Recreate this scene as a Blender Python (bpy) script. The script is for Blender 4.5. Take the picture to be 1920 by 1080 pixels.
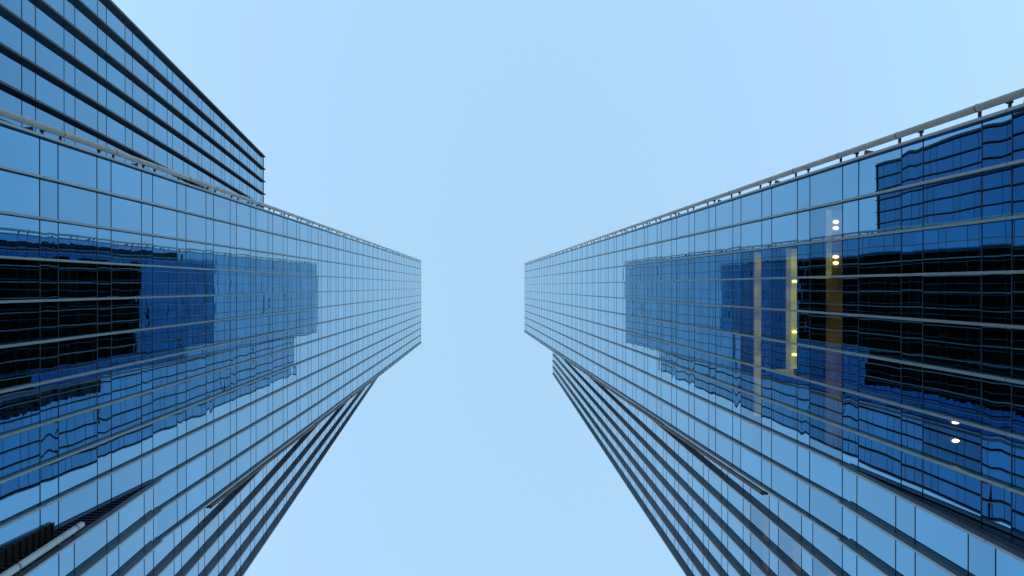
import bpy, math, random
from mathutils import Vector, Matrix
random.seed(7)
scn = bpy.context.scene
for o in list(bpy.data.objects): bpy.data.objects.remove(o)
COL = scn.collection

# ------------------------------------------------------------------ camera
F = 1280.0                      # focal length in pixels of a 1920 px wide frame (24 mm)
EYE = Vector((0, 0, 1.6))
Zc = Vector(((887-960)/F, 3/F, -1)).normalized()      # world up seen in camera axes
Yc = Vector((0, -1, 0)); Yc = (Yc - Zc*Yc.dot(Zc)).normalized()
Xc = Yc.cross(Zc).normalized()
R = Matrix((Xc, Yc, Zc))                               # camera -> world
cd = bpy.data.cameras.new('camera'); cam = bpy.data.objects.new('camera', cd); COL.objects.link(cam)
cam.matrix_world = Matrix.Translation(EYE) @ R.to_4x4()
cd.sensor_width = 36; cd.lens = 36*F/1920; cd.clip_end = 6000; cd.clip_start = .05
scn.camera = cam

# ------------------------------------------------------------------ sky, sun, exposure
SUN_EL, SUN_AZ = math.radians(9), math.radians(275)
w = bpy.data.worlds.new('World'); scn.world = w; w.use_nodes = True
nt = w.node_tree; nt.nodes.clear()
sky = nt.nodes.new('ShaderNodeTexSky'); sky.sky_type = 'NISHITA'; sky.sun_disc = False
sky.sun_elevation = SUN_EL; sky.sun_rotation = SUN_AZ
sky.air_density = 1.0; sky.dust_density = 0.6; sky.ozone_density = 1.0; sky.altitude = 50
bg = nt.nodes.new('ShaderNodeBackground'); bg.inputs['Strength'].default_value = .15
out = nt.nodes.new('ShaderNodeOutputWorld')
wb = nt.nodes.new('ShaderNodeVectorMath'); wb.operation = 'MULTIPLY'; wb.inputs[1].default_value = (.95, .99, .97)
nt.links.new(sky.outputs[0], wb.inputs[0]); veil = nt.nodes.new('ShaderNodeMixRGB'); veil.inputs[0].default_value = .75          # thin even haze over the whole sky
veil.inputs[2].default_value = (.575, .92, 1.25, 1)
nt.links.new(wb.outputs[0], veil.inputs[1]); nt.links.new(veil.outputs[0], bg.inputs[0]); nt.links.new(bg.outputs[0], out.inputs[0])
sd = bpy.data.lights.new('sun', 'SUN'); sd.energy = 2.0; sd.angle = math.radians(.5); sd.color = (1, .9, .76)
sun = bpy.data.objects.new('sun', sd); COL.objects.link(sun)
# azimuth measured like the sky texture: rotation 0 is +Y, growing clockwise
sdir = Vector((math.sin(SUN_AZ)*math.cos(SUN_EL), math.cos(SUN_AZ)*math.cos(SUN_EL), math.sin(SUN_EL)))
sun.rotation_euler = sdir.to_track_quat('Z', 'Y').to_euler(); sun.location = (0, -50, 260)
scn.view_settings.view_transform = 'Standard'; scn.view_settings.look = 'None'
scn.view_settings.exposure = 2.4; scn.view_settings.gamma = 1
scn.render.engine = 'CYCLES'
scn.cycles.max_bounces = 12; scn.cycles.glossy_bounces = 2; scn.cycles.transmission_bounces = 6
scn.cycles.transparent_max_bounces = 12; scn.cycles.caustics_reflective = False; scn.cycles.caustics_refractive = False

# ------------------------------------------------------------------ materials
def mat(name, base, rough=.5, metal=0., noise=0., nscale=2., spec=None, tint=None):
    m = bpy.data.materials.new(name); m.use_nodes = True
    t = m.node_tree; b = t.nodes['Principled BSDF']
    b.inputs['Base Color'].default_value = (*base, 1)
    b.inputs['Roughness'].default_value = rough; b.inputs['Metallic'].default_value = metal
    if spec is not None: b.inputs['Specular IOR Level'].default_value = spec
    if tint: b.inputs['Specular Tint'].default_value = (*tint, 1)
    if noise:
        tc = t.nodes.new('ShaderNodeTexCoord'); n = t.nodes.new('ShaderNodeTexNoise')
        n.inputs['Scale'].default_value = nscale; n.inputs['Detail'].default_value = 5
        r = t.nodes.new('ShaderNodeMapRange')
        r.inputs['From Min'].default_value = .3; r.inputs['From Max'].default_value = .7
        r.inputs['To Min'].default_value = 1-noise; r.inputs['To Max'].default_value = 1+noise
        mx = t.nodes.new('ShaderNodeVectorMath'); mx.operation = 'SCALE'; mx.inputs[0].default_value = base
        t.links.new(tc.outputs['Object'], n.inputs['Vector']); t.links.new(n.outputs[0], r.inputs[0])
        t.links.new(r.outputs[0], mx.inputs['Scale']); t.links.new(mx.outputs[0], b.inputs['Base Color'])
    return m

def glass_mat(name, base, tint, lit=0.):
    """coated curtain-wall glass: tinted mirror, slightly different pane by pane; lit=share seen through"""
    m = mat(name, base, .0, 1.0, tint=tint)
    t = m.node_tree; b = t.nodes['Principled BSDF']; o = t.nodes['Material Output']
    at = t.nodes.new('ShaderNodeAttribute'); at.attribute_name = 'pane_tone'
    r = t.nodes.new('ShaderNodeMapRange'); r.inputs['To Min'].default_value = .86; r.inputs['To Max'].default_value = 1.1
    mx = t.nodes.new('ShaderNodeVectorMath'); mx.operation = 'SCALE'; mx.inputs[0].default_value = base
    tc = t.nodes.new('ShaderNodeTexCoord'); n = t.nodes.new('ShaderNodeTexNoise')
    n.inputs['Scale'].default_value = .9; n.inputs['Detail'].default_value = 6
    r2 = t.nodes.new('ShaderNodeMapRange'); r2.inputs['From Min'].default_value = .35; r2.inputs['From Max'].default_value = .7
    r2.inputs['To Min'].default_value = .0; r2.inputs['To Max'].default_value = .012
    t.links.new(at.outputs['Fac'], r.inputs[0]); t.links.new(r.outputs[0], mx.inputs['Scale'])
    # reflectance rises towards grazing view as on any coated glass
    lw = t.nodes.new('ShaderNodeLayerWeight'); lw.inputs['Blend'].default_value = .5
    pw = t.nodes.new('ShaderNodeMath'); pw.operation = 'POWER'; pw.inputs[1].default_value = 2.9
    cm = t.nodes.new('ShaderNodeMixRGB'); cm.inputs[2].default_value = (*tint, 1)
    t.links.new(lw.outputs['Facing'], pw.inputs[0]); t.links.new(pw.outputs[0], cm.inputs[0])
    n3 = t.nodes.new('ShaderNodeTexNoise'); n3.inputs['Scale'].default_value = .22; n3.inputs['Detail'].default_value = 7
    r3 = t.nodes.new('ShaderNodeMapRange'); r3.inputs['From Min'].default_value = .3; r3.inputs['From Max'].default_value = .7
    r3.inputs['To Min'].default_value = .92; r3.inputs['To Max'].default_value = 1.06
    sc = t.nodes.new('ShaderNodeVectorMath'); sc.operation = 'SCALE'
    t.links.new(tc.outputs['Object'], n3.inputs['Vector']); t.links.new(n3.outputs[0], r3.inputs[0])
    t.links.new(mx.outputs[0], sc.inputs[0]); t.links.new(r3.outputs[0], sc.inputs['Scale'])
    t.links.new(sc.outputs[0], cm.inputs[1])
    t.nodes.remove(b); b = t.nodes.new('ShaderNodeBsdfGlossy'); b.inputs['Roughness'].default_value = 0
    t.links.new(cm.outputs[0], b.inputs['Color'])
    t.links.new(tc.outputs['Object'], n.inputs['Vector']); t.links.new(n.outputs[0], r2.inputs[0])
    # a thin film of dust on the glass
    df = t.nodes.new('ShaderNodeBsdfDiffuse'); df.inputs['Color'].default_value = (.32, .34, .34, 1)
    ms = t.nodes.new('ShaderNodeMixShader')
    t.links.new(r2.outputs[0], ms.inputs[0]); t.links.new(b.outputs[0], ms.inputs[1]); t.links.new(df.outputs[0], ms.inputs[2])
    last = ms
    if lit:
        tr = t.nodes.new('ShaderNodeBsdfTransparent'); tr.inputs['Color'].default_value = (.95, .95, .7, 1)
        m2 = t.nodes.new('ShaderNodeMixShader'); m2.inputs[0].default_value = lit
        t.links.new(ms.outputs[0], m2.inputs[1]); t.links.new(tr.outputs[0], m2.inputs[2]); last = m2
    t.links.new(last.outputs[0], o.inputs['Surface'])
    return m

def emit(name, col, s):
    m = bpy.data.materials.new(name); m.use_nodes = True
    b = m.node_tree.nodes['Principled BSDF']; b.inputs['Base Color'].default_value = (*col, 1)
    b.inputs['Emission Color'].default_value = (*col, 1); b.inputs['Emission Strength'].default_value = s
    if s < 1:      # ceiling glow stands in for room light, uneven from tile to tile
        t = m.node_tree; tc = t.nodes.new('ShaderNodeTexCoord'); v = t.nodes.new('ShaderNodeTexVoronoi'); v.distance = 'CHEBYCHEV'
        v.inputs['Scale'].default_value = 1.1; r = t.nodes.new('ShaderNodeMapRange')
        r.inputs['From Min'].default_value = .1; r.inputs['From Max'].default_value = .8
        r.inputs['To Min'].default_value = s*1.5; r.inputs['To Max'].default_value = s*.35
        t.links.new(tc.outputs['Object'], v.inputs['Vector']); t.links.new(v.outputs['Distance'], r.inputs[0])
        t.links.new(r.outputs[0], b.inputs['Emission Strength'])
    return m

GLASS = glass_mat('coated_glass', (.095, .29, .48), (.90, 1.0, 1.0))
GLASS_LIT = glass_mat('coated_glass_lit_room', (.095, .29, .48), (.90, 1.0, 1.0), .26)
GLASS_B = glass_mat('coated_glass_back', (.06, .22, .40), (.62, .84, .92))
FIN = mat('fin_aluminium', (.085, .10, .112), .38, .35, .08, 1.3)
FIN_EDGE = mat('fin_edge_aluminium', (.30, .35, .38), .35, .4, .06, 1.3)
FIN_DARK = mat('fin_dark_bronze', (.028, .030, .033), .45, .2, .1, 1.3)
GASKET = mat('black_gasket', (.008, .017, .042), .5)
PIPE = mat('pipe_paint', (.50, .58, .63), .42, .0, .10, 1.1)
PIPE_D = mat('pipe_paint_grey', (.22, .24, .25), .5, .0, .12, 1.1)
CLAMP = mat('rusty_clamp', (.16, .085, .055), .7, .2, .25, 6)
PLATE_SUN = mat('orange_sunlit_plate', (.42, .17, .05), .7, 0, .2, 4)  # orange plates, with warm sunlight on them put into the colour
BODY = mat('dark_panel', (.018, .018, .020), .55, .1, .2, 2)
ROOF = mat('roof_membrane', (.20, .20, .19), .85, 0, .15, 1.2)
ASPH = mat('asphalt', (.05, .05, .052), .9, 0, .2, 3)
PAVE = mat('granite_paving', (.28, .27, .26), .8, 0, .15, 2)
KERB = mat('kerb_stone', (.34, .33, .32), .8, 0, .12, 3)
PAINT = mat('road_paint', (.75, .75, .72), .6, 0, .08, 5)
CEIL_Y = emit('lit_ceiling_yellow', (.52, .56, .12), .24)  # ceilings given a glow of their own in place of lamp light
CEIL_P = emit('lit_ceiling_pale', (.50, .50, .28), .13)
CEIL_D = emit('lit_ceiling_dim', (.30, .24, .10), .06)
LAMP = emit('lamp_white', (1, .95, .62), 3)
LAMP_Y = emit('lamp_yellow', (1, .90, .30), 1.6)

# ------------------------------------------------------------------ mesh helpers
class MB:
    def __init__(s): s.v = []; s.f = []; s.tone = None; s.smooth = False; s.mi = []
    def quadgrid(s, pts, nu, nv):
        b = len(s.v); s.v += pts
        for i in range(nu):
            for j in range(nv):
                a = b+i*(nv+1)+j; s.f.append((a, a+nv+1, a+nv+2, a+1))
    def hexa(s, c):            # 8 corners: bottom ring 0-3, top ring 4-7
        b = len(s.v); s.v += c
        for q in ((0, 3, 2, 1), (4, 5, 6, 7), (0, 1, 5, 4), (1, 2, 6, 5), (2, 3, 7, 6), (3, 0, 4, 7)):
            s.f.append(tuple(b+i for i in q))
    def build(s, name, m, parent=None, mats=None):
        me = bpy.data.meshes.new(name)
        off = Vector((0, 0, 0))
        if parent is not None:
            p = parent
            while p is not None: off += p.location; p = p.parent
        me.from_pydata([tuple(Vector(v)-off) for v in s.v], [], s.f); 
        if mats:
            for q in mats: me.materials.append(q)
            for p_, i in zip(me.polygons, s.mi): p_.material_index = i
        else: me.materials.append(m)
        if s.smooth:
            for p_ in me.polygons: p_.use_smooth = True
        if s.tone is not None:
            a = me.attributes.new('pane_tone', 'FLOAT', 'FACE')
            a.data.foreach_set('value', s.tone)
        me.update()
        o = bpy.data.objects.new(name, me); COL.objects.link(o)
        if parent is not None: o.parent = parent
        return o

def tag(o, label=None, cat=None, group=None, kind=None):
    if label: o['label'] = label
    if cat: o['category'] = cat
    if group: o['group'] = group
    if kind: o['kind'] = kind
    return o
def empty(name, loc, label, cat, group=None):
    o = bpy.data.objects.new(name, None); COL.objects.link(o); o.location = loc
    return tag(o, label, cat, group)

U = 169.0                         # one depth unit in metres
YD = Vector((0, 1, 0))

class Facade:
    """a plane that leans: roof edge at pixel column rx for depth D, its vertical lines run to column vx"""
    def __init__(s, rx, vx, D, scale=1.0):
        s.rx, s.vx, s.D, s.sc = rx, vx, D, scale
        s.dc = Vector(((vx-960)/F, 3/F, -1))
        s.P0 = R @ (Vector(((rx-960)/F, 3/F, -1))*(D*U*scale)) + EYE
        s.dw = R @ s.dc * (U*scale)                  # world change per depth unit
        s.up = s.dw.normalized()
        n = YD.cross(s.up).normalized()
        if n.dot(EYE - s.P0) < 0: n = -n
        s.n = n
        s.P0.y = 0; s.dw.y = 0; s.up = s.dw.normalized()
    def Y(s, px): return px/F*U*s.sc                 # px: offset from the zenith row at depth 1
    def P(s, z, y, d=0.): 
        p = s.P0 + s.dw*(z-s.D) + s.n*d
        return Vector((p.x, y, p.z))
    def zground(s): return s.D - (s.P0.z)/s.dw.z
    def box(s, mb, z0, z1, y0, y1, d0, d1):
        c = []
        for z in (z0, z1):
            for (y, d) in ((y0, d0), (y1, d0), (y1, d1), (y0, d1)): c.append(s.P(z, y, d))
        if s.n.x < 0: c = [c[i] for i in (3, 2, 1, 0, 7, 6, 5, 4)]
        mb.hexa(c)

def project(p):
    q = R.transposed() @ (p - EYE)
    if q.z > -1: return None
    return 960 + F*q.x/-q.z, 540 - F*q.y/-q.z

def levels(z_first, pitch, narrow, ztop, zbot):
    """list of (z0,z1,is_wide) from the top down"""
    out = []; j = 0
    while True:
        nb = z_first - pitch*j
        out.append((nb, min(nb+narrow, ztop), False))
        out.append((nb-pitch+narrow, nb, True))
        if nb - pitch < zbot: break
        j += 1
    res = []
    for a, b, wd in out:
        a = max(a, zbot); b = min(b, ztop)
        if b-a > .001: res.append((a, b, wd))
    return res

def pane(mb, fa, z0, z1, y0, y1, amp, d=0.):
    nu, nv = 6, 4
    h = (z1-z0)*fa.dw.length; wdt = y1-y0
    tu = random.gauss(0, .0005)*amp; tv = random.gauss(0, .0008)*amp
    bow = random.gauss(.0010, .0006)*amp
    a1 = random.gauss(0, .0006)*amp; p1 = random.uniform(0, 6.28); f1 = random.uniform(.8, 1.6)
    a2 = random.gauss(0, .0004)*amp; p2 = random.uniform(0, 6.28)
    pts = []
    for i in range(nu+1):
        for j in range(nv+1):
            u, v = i/nu, j/nv
            o = tu*(u-.5)*h + tv*(v-.5)*wdt - bow*(1-(2*u-1)**2)*(1-(2*v-1)**2)*min(h, wdt)*.6
            o += a1*math.sin(6.28*f1*u+p1) + a2*math.sin(6.28*v+p2+u)
            pts.append(fa.P(z0+(z1-z0)*u, y0+wdt*v, d+o))
    if fa.n.x < 0:
        pts = [pts[i*(nv+1)+(nv-j)] for i in range(nu+1) for j in range(nv+1)]
    mb.quadgrid(pts, nu, nv)
    t = min(1, max(0, random.gauss(.5, .25)))
    if mb.tone is None: mb.tone = []
    mb.tone += [t]*(nu*nv); mb.smooth = True

def area(fa, z0, z1, y0, y1):
    q = [project(fa.P(z, y)) for z, y in ((z0, y0), (z0, y1), (z1, y1), (z1, y0))]
    if any(p is None for p in q): return 0
    cx = sum(p[0] for p in q)/4; cy = sum(p[1] for p in q)/4
    if not (-60 < cx < 1980 and -60 < cy < 1140): return 0
    return abs(sum(q[i][0]*q[(i+1) % 4][1]-q[(i+1) % 4][0]*q[i][1] for i in range(4)))/2

def build_panes(root, items, m, amp, lit=None):
    """items: (facade, z0, z1, y0, y1, key). The hundred largest in the picture are parts of their own."""
    items = sorted(items, key=lambda t: -area(*t[:5]))
    rest = MB(); n = 0
    for t in items:
        if lit and t[5] in lit:
            mb = MB(); pane(mb, *t[:5], amp*.3); tag(mb.build('window_pane', GLASS_LIT, root), 'glass pane with a lit ceiling showing behind it'); n += 1
    for t in items:
        if lit and t[5] in lit: continue
        if n < 100:
            mb = MB(); pane(mb, *t[:5], amp); mb.build('window_pane', m, root); n += 1
        else: pane(rest, *t[:5], amp)
    tag(rest.build('window_pane', m, root), kind='stuff')

def build_transoms(root, rows, hh=.019):
    """rows: (facade, z, y0, y1)"""
    rows = sorted(rows, key=lambda t: -area(t[0], t[1]-.0003, t[1]+.0003, t[2], t[3]))
    rest = MB()
    for i, (fa, z, y0, y1) in enumerate(rows):
        e = hh/fa.dw.length
        mb = MB() if i < 99 else rest
        fa.box(mb, z-e, z+e, y0, y1, -.05, .012)
        if i < 99: mb.build('transom', GASKET, root)
    if rest.v: tag(rest.build('transom', GASKET, root), kind='stuff')

def build_fin(root, fa, y, z0, z1, lv, d, tip=.048, web=.030, m=None, me=None):
    """vertical fin in lengths of two storeys, a plate with a wider nose"""
    mb = MB(); js = [b for a, b, wd in lv if wd][::2]
    cuts = sorted([z0, z1] + [z for z in js if z0+.004 < z < z1-.004])
    g = .012/fa.dw.length
    for a, b in zip(cuts[:-1], cuts[1:]):
        n0 = len(mb.f)
        fa.box(mb, a+g, b-g, y-web, y+web, -.03, d-.028); mb.mi += [0]*6
        fa.box(mb, a+g, b-g, y-tip, y+tip, d-.028, d); mb.mi += [1]*6
    fa.box(mb, z0, z1, y-web*.6, y+web*.6, -.02, d-.05); mb.mi += [2]*6
    return mb.build('fin', None, root, mats=[m or FIN, me or FIN_EDGE, GASKET])

def tube(mb, a, b, r, n=20, cap=True):
    ax = (b-a).normalized(); s = ax.cross(Vector((0, 1, 0))).normalized(); t = ax.cross(s)
    k = len(mb.v)
    for p in (a, b):
        for i in range(n):
            q = 2*math.pi*i/n; mb.v.append(p + s*(r*math.cos(q)) + t*(r*math.sin(q)))
    for i in range(n): mb.f.append((k+i, k+(i+1) % n, k+n+(i+1) % n, k+n+i))
    if cap:
        mb.f.append(tuple(k+i for i in range(n))[::-1]); mb.f.append(tuple(k+n+i for i in range(n)))

def build_pipe(root, fa, y, d, r, z0, z1, lv, yfin, plates=None, every=1, endcap=False, pm=None):
    """pipe carried on clamps beside the corner fin"""
    mb = MB(); tube(mb, fa.P(z0, y, d), fa.P(z1, y, d), r, 28)
    o = mb.build('pipe', pm or PIPE, root)
    for p in o.data.polygons: p.use_smooth = len(p.vertices) == 4
    e = .02/fa.dw.length
    sgn = 1 if yfin > y else -1
    fl = [(a, b) for a, b, wd in lv if not wd and a > z0+.002 and b < z1][::every]
    for i, (a, b) in enumerate(fl):
        c = MB(); tube(c, fa.P(b-e, y, d), fa.P(b+e, y, d), r+.012, 24)
        zc = b; q = .035/fa.dw.length
        fa.box(c, zc-q, zc+q, *sorted((y+sgn*r*.7, yfin-sgn*.0)), d-.10, d-.02)
        c.build('clamp', CLAMP, o)
        if every == 1:
            c = MB(); q = .04/fa.dw.length
            fa.box(c, a-q, a+q, *sorted((y+sgn*r*.8, yfin)), d-.09, d-.03)
            fa.box(c, a-q*1.6, a+q*1.6, *sorted((y+sgn*r*.62, y+sgn*(r+.05))), d-.12, d+.03)
            c.build('bracket', CLAMP if i % 2 else FIN, o)
    if plates:
        for i, (a, b) in enumerate(fl[1::2]):
            c = MB(); y0, y1 = sorted((y+sgn*.02, yfin-sgn*.01))
            za, zb = a-.0030, a-.0075
            v = [fa.P(za, yfin, -.25), fa.P(za, yfin, d-.05), fa.P(za, y+sgn*.1, d-.1), fa.P(zb, yfin, -.25), fa.P(zb, yfin, d-.1)]
            t = [x + fa.up*.02 for x in v]
            k = len(c.v); c.v += v + t; n = 5
            idx = [0, 1, 2, 4, 3]
            c.f.append(tuple(idx)); c.f.append(tuple(i_+n for i_ in idx[::-1]))
            for i_ in range(5):
                p_, q_ = idx[i_], idx[(i_+1) % 5]; c.f.append((p_, q_, q_+n, p_+n))
            c.build('gusset_plate', plates, o)
    if endcap:
        c = MB(); fa.box(c, z0-.0020, z0-.0001, *sorted((y-sgn*.0, y+sgn*r*.9)), d-r, d+r*.2); c.build('end_bracket', BODY, o)
    return o

def prism(mb, fa, zt, y0, y1, d, back):
    """solid behind facade fa (front at depth d behind the glass, vertical back)"""
    zg = fa.zground()
    sx = 1 if fa.n.x < 0 else -1
    ft, fb = fa.P(zt, 0, -d), fa.P(zg, 0, -d)
    bx = (max(ft.x*sx, fb.x*sx) + back)*sx
    c = []
    ring = [(fb.x, fb.z), (bx, fb.z), (bx, ft.z), (ft.x, ft.z)]
    v = [Vector((x, y0, z)) for x, z in ring] + [Vector((x, y1, z)) for x, z in ring]
    if sx < 0: v = v[4:] + v[:4]
    b = len(mb.v); mb.v += v
    for q in ((0, 1, 2, 3), (7, 6, 5, 4), (0, 4, 5, 1), (1, 5, 6, 2), (2, 6, 7, 3), (3, 7, 4, 0)):
        mb.f.append(tuple(b+i for i in q))
    return ft, bx

def slab_end(root, fa, zt, y0, y1, ztb=None, m=None, lou=None):
    """closing wall at the end of a facade, from behind the glass 3 m inwards"""
    mb = MB(); fa.box(mb, fa.zground(), zt, y0, y1, -4, -.02)
    return mb.build('end_wall', m or BODY, root)

def tower(root, main, wing, zt_m, zt_w, y_of, K, W, lv_args, zint, dm, dwg, lit=None, lastw=17, wback=.35, louvred=True):
    """main leaning block with bays 0..K, wing plane with bays W..lastw; they cross at depth zint"""
    zg = main.zground(); zgw = wing.zground()
    lv = levels(*lv_args, zt_m, zg)
    top = lv_args[0]
    while top < zt_w: top += lv_args[1]
    lvw = levels(top, lv_args[1], lv_args[2], zt_w, zgw)
    lvw = [(a, min(b, zt_w), c) for a, b, c in lvw if a < zt_w-.0005]
    items = []; rows = []
    for (a, b, wd) in lv:
        for k in range(K):
            if k >= W and b < zint-.001: continue
            items.append((main, a, b, y_of(k), y_of(k+1), (round(a, 4), k)))
        k1 = K if a > zint-.001 else W
        rows.append((main, a, y_of(0), y_of(k1)))
    for (a, b, wd) in lvw:
        for k in range(W, lastw):
            if k < K and a > zint+.001: continue
            items.append((wing, a, b, y_of(k), y_of(k+1), ('w', round(a, 4), k)))
        k0 = K if a > zint+.001 else W
        rows.append((wing, a, y_of(k0), y_of(lastw)))
    build_panes(root, items, GLASS, 1.0, lit)
    build_transoms(root, rows)
    for k in range(K+1):
        zlo = zg if k < W else zint
        build_fin(root, main, y_of(k), zlo, zt_m, lv, dm)
    for k in range(W, lastw+1):
        zhi = zt_w if k > K else zint
        build_fin(root, wing, y_of(k), zgw, zhi, lvw, dwg)
    # inner bodies, end walls and roofs
    e = .004
    mb = MB(); ft, bx = prism(mb, main, zt_m-.0004, y_of(0)+.1, y_of(K)-.1, 3.2, 18); mb.build('core', BODY, root)
    mb = MB(); main.box(mb, zg, zt_m-.0003, y_of(0)+.02, y_of(0)+.08, -3.3, -.015); mb.build('end_wall', BODY, root)
    mb = MB(); main.box(mb, zint, zt_m-.0003, y_of(K)-.08, y_of(K)-.02, -8, -.015); mb.build('end_wall', BODY, root)
    mb = MB(); prism(mb, wing, zt_w-.0004, y_of(W)+.1, y_of(lastw)-.1, wback, 16); mb.build('wing_core', BODY, root)
    mb = MB(); wing.box(mb, zgw, zint+.02, y_of(W)+.02, y_of(W)+.08, -6, -.015)
    # louvre blades on the return face
    z = zgw
    while z < zint+.01 and louvred:
        wing.box(mb, z, z+.0004, y_of(W)-.04, y_of(W)+.02, -6, -.03); z += .0022
    mb.build('louvred_return', BODY, root)
    mb = MB(); wing.box(mb, zgw, zt_w-.0003, y_of(lastw)-.08, y_of(lastw)-.02, -1, -.015); mb.build('end_wall', BODY, root)
    mb = MB(); main.box(mb, zt_m-.0003, zt_m+.0006, y_of(0)-.05, y_of(K)+.05, -3.3, .02); mb.build('roof_coping', FIN, root)
    mb = MB(); wing.box(mb, zt_w-.0003, zt_w+.0006, y_of(K)+.05, y_of(lastw)+.05, -3.3, .02); mb.build('roof_coping', FIN, root)
    return lv, lvw

# ------------------------------------------------------------------ ground
def sheet(name, x0, x1, y0, y1, z, m, h=None):
    mb = MB()
    if h: mb.hexa([Vector(p) for p in ((x0, y0, z), (x1, y0, z), (x1, y1, z), (x0, y1, z), (x0, y0, z+h), (x1, y0, z+h), (x1, y1, z+h), (x0, y1, z+h))])
    else: mb.v = [Vector(p) for p in ((x0, y0, z), (x1, y0, z), (x1, y1, z), (x0, y1, z))]; mb.f = [(0, 1, 2, 3)]
    return tag(mb.build(name, m), kind='structure')
sheet('ground', -2500, 2500, -2500, 2500, -.16, PAVE)
sheet('road', -600, 600, -52, -40, -.15, ASPH)
sheet('kerb', -600, 600, -40, -39.7, -.156, KERB, .152)
sheet('pavement', -80, 80, -39.7, 60, -.156, PAVE, .15)
mb = MB()
for i in range(-60, 60):
    b = len(mb.v); mb.v += [Vector(p) for p in ((i*6, -46.07, -.146), (i*6+3, -46.07, -.146), (i*6+3, -45.93, -.146), (i*6, -45.93, -.146))]
    mb.f.append((b, b+1, b+2, b+3))
tag(mb.build('road_marking', PAINT), kind='structure')

# ------------------------------------------------------------------ left tower
LM = Facade(789, 926, 1.0); zi = 137/(926-294)
LW = Facade(825-(825-294)*zi/1.03, 825, 1.03)
yl = lambda k: LM.Y(-45.3+12.4*k)
base = LM.P(LM.zground(), 0); 
lt = empty('glass_tower', (base.x-10, 0, 0), 'tall mirrored glass tower filling the left side, in front of the lower dark-finned block', 'tower', 'mirrored glass towers')
lv, lvw = tower(lt, LM, LW, 1.0, 1.03, yl, 12, 10, (.9972, .02323, .0068), zi, .20, .32)
build_pipe(lt, LM, yl(0)-.36, .16, .135, LM.zground()+.01, .999, lv, yl(0)-.048, plates=BODY)
build_pipe(lt, LM, yl(12)+.30, .10, .13, .256, .999, lv, yl(12)+.06, every=2, endcap=True, pm=PIPE_D)
build_pipe(lt, LW, yl(10)-.32, .05, .135, LW.zground()+.01, .1705, lvw, yl(10)-.06, every=1)

mb = MB(); z = LM.zground(); LM.box(mb, z, .166, yl(10)-.70, yl(10)-.06, -.02, .02)
while z < .166:
    LM.box(mb, z, z+.0005, yl(10)-.70, yl(10)-.06, .02, .07); z += .0022
mb.build('louvre_strip', BODY, lt)

# ------------------------------------------------------------------ right tower
RS = 1.01
RM = Facade(984, 858, 1.0, RS); zr = 126/(1583-858)
RW = Facade(927+(1583-927)*zr/1.037, 927, 1.037, RS)
yr = lambda k: RM.Y(-40+12.25*k)
base = RM.P(RM.zground(), 0)
rt = empty('glass_tower', (base.x+10, 0, 0), 'tall mirrored glass tower filling the right side, with a few lit rooms behind its glass', 'tower', 'mirrored glass towers')
RLV = (1.0028, .0232, .0070)
def snap(z): 
    j = round((RLV[0]+RLV[2]-RLV[1]-z)/RLV[1]); return RLV[0]+RLV[2]-RLV[1]-RLV[1]*j
zA, zB, zC, zE = snap(.2208), snap(.1975), snap(.1743), snap(.1282)
lit = {}
for k in range(2, 8): lit[(round(zA, 4), k)] = 1
for k in range(2, 6): lit[(round(zB, 4), k)] = 1
for k in range(1, 8): lit[(round(zC, 4), k)] = 1
lit[(round(zE, 4), 6)] = 1
for z in (zA, zB, zC):
    for k in range(11, 17): lit[('w', round(z, 4), k)] = 1
LVR = levels(*RLV, 1.0, RM.zground())
keys = {(round(a, 4)) for a, b, wd in LVR if wd}
assert all(k[0] in keys for k in lit if k[0] != 'w')
lvr, lvrw = tower(rt, RM, RW, 1.0, 1.037, yr, 10, 8, RLV, zr, .20, .32, lit, wback=3.8, louvred=False)
build_pipe(rt, RM, yr(0)-.38, .14, .125, RM.zground()+.01, .999, lvr, yr(0)-.06, plates=PLATE_SUN)
build_pipe(rt, RM, yr(10)+.30, .10, .13, .2187, .999, lvr, yr(10)+.06, every=2, endcap=True, pm=PIPE_D)
wide = RLV[1]-RLV[2]
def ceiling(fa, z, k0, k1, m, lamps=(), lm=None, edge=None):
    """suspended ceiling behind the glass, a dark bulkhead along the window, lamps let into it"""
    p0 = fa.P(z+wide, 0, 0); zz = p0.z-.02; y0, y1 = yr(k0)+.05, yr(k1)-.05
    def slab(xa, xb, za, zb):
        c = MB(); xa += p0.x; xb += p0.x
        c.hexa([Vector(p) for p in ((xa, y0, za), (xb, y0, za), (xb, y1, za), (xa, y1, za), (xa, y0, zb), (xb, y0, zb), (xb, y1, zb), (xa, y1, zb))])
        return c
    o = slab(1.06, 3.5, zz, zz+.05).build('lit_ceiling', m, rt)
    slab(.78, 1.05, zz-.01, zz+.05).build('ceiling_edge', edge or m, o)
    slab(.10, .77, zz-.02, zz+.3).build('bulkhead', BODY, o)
    for (k, dx) in lamps:
        c = MB(); yy = yr(k); xx = p0.x+dx
        n = 12; ring = [Vector((xx+.13*math.cos(6.283*i/n), yy+.06*math.sin(6.283*i/n), 0)) for i in range(n)]
        c.v = [v+Vector((0, 0, zz-.05)) for v in ring] + [v+Vector((0, 0, zz-.012)) for v in ring]
        c.f = [tuple(range(n))] + [(i, (i+1) % n, n+(i+1) % n, n+i) for i in range(n)]
        c.build('ceiling_lamp', lm or LAMP, o)
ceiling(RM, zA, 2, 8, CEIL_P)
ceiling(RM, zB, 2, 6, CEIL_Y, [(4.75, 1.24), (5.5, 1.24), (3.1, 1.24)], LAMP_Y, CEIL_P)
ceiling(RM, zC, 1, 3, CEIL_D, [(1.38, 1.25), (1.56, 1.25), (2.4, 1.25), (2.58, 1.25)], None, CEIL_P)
ceiling(RM, zC, 3, 8, CEIL_D)
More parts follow.
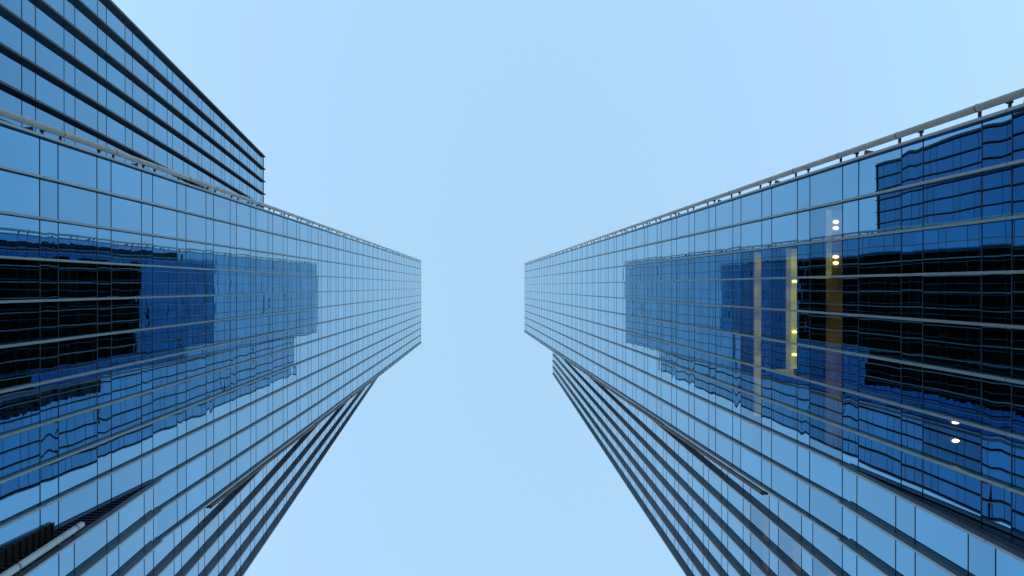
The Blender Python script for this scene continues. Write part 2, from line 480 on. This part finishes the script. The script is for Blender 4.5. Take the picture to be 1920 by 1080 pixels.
ceiling(RM, zE, 6.2, 6.8, BODY, [(6.27, 1.2), (6.68, 1.2)])
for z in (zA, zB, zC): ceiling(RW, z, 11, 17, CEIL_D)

# ------------------------------------------------------------------ back left building
BD = .53
BM = Facade(494, 739, 1.0, BD)
yb = lambda k: BM.Y(294.7-537+23.4*k)
base = BM.P(BM.zground(), 0)
bt = empty('office_building', (base.x-10, yb(4), 0), 'lower blue glass office block with dark fins, upper left, behind the left tower', 'office block')
zg = BM.zground(); lvb = levels(.9812, .0450, .0135, 1.0, zg)
NB = 9; items = []; rows = []
for a, b, wd in lvb:
    for k in range(NB): items.append((BM, a, b, yb(k), yb(k+1), (a, k)))
    rows.append((BM, a, yb(0), yb(NB)))
build_panes(bt, items, GLASS_B, .8); build_transoms(bt, rows)
for k in range(NB+1): build_fin(bt, BM, yb(k), zg, 1.0, lvb, .31, tip=.055, web=.045, m=FIN_DARK, me=FIN_DARK)
mb = MB(); prism(mb, BM, .9990, yb(0)+.08, yb(NB)-.08, .08, 20); mb.build('core', BODY, bt)
mb = MB(); BM.box(mb, .999, 1.002, yb(0)-.06, yb(NB)+.06, -3.3, .03); mb.build('roof_coping', FIN, bt)
mb = MB(); BM.box(mb, zg, 1.0, yb(0)-.30, yb(0)-.07, -.4, .10); mb.build('corner_trim', FIN, bt)

# ------------------------------------------------------------------ unseen dark high-rises, added behind the two towers to blacken their glass reflections
CLAD = mat('brown_cladding', (.060, .045, .032), .7, 0, .25, .5)
DGLASS = mat('dark_glass', (.012, .015, .020), .12, 0, .1, 1)
def block(x0, x1, y0, y1, h, label):
    e = empty('added_dark_tower', ((x0+x1)/2, (y0+y1)/2, 0), label, 'tower')
    sx = 1 if x0 > 0 else -1
    def bxm(name, ax, bx_, ay, by, az, bz, m, mb=None, build=True):
        mb = mb or MB(); xs = sorted((ax*sx, bx_*sx))
        mb.hexa([Vector(p) for p in ((xs[0], ay, az), (xs[1], ay, az), (xs[1], by, az), (xs[0], by, az), (xs[0], ay, bz), (xs[1], ay, bz), (xs[1], by, bz), (xs[0], by, bz))])
        return mb.build(name, m, e) if build else mb
    X0, X1 = min(abs(x0), abs(x1)), max(abs(x0), abs(x1))
    bxm('core', X0+.3, X1, y0+.3, y1-.3, 0, h-.5, DGLASS)
    mb = MB(); z = 4.
    while z < h-3: bxm('', X0, X1+.2, y0, y1, z, z+1.4, CLAD, mb, False); z += 4.1
    mb.build('spandrel_bands', CLAD, e)
    mb = MB(); y = y0+.4
    while y < y1-.9: bxm('', X0-.25, X0+.25, y, y+.5, 0, h, CLAD, mb, False); y += 3.2
    mb.build('pilasters', CLAD, e)
    bxm('parapet', X0-.3, X1+.3, y0-.1, y1+.1, h-.5, h+1, CLAD)
block(62, 90, -9, 37, 248, 'unseen dark brown high-rise, added to blacken the reflections in the left tower glass')
block(-68, -96, -12, 38, 254, 'unseen dark brown high-rise, added to blacken the reflections in the right tower glass')
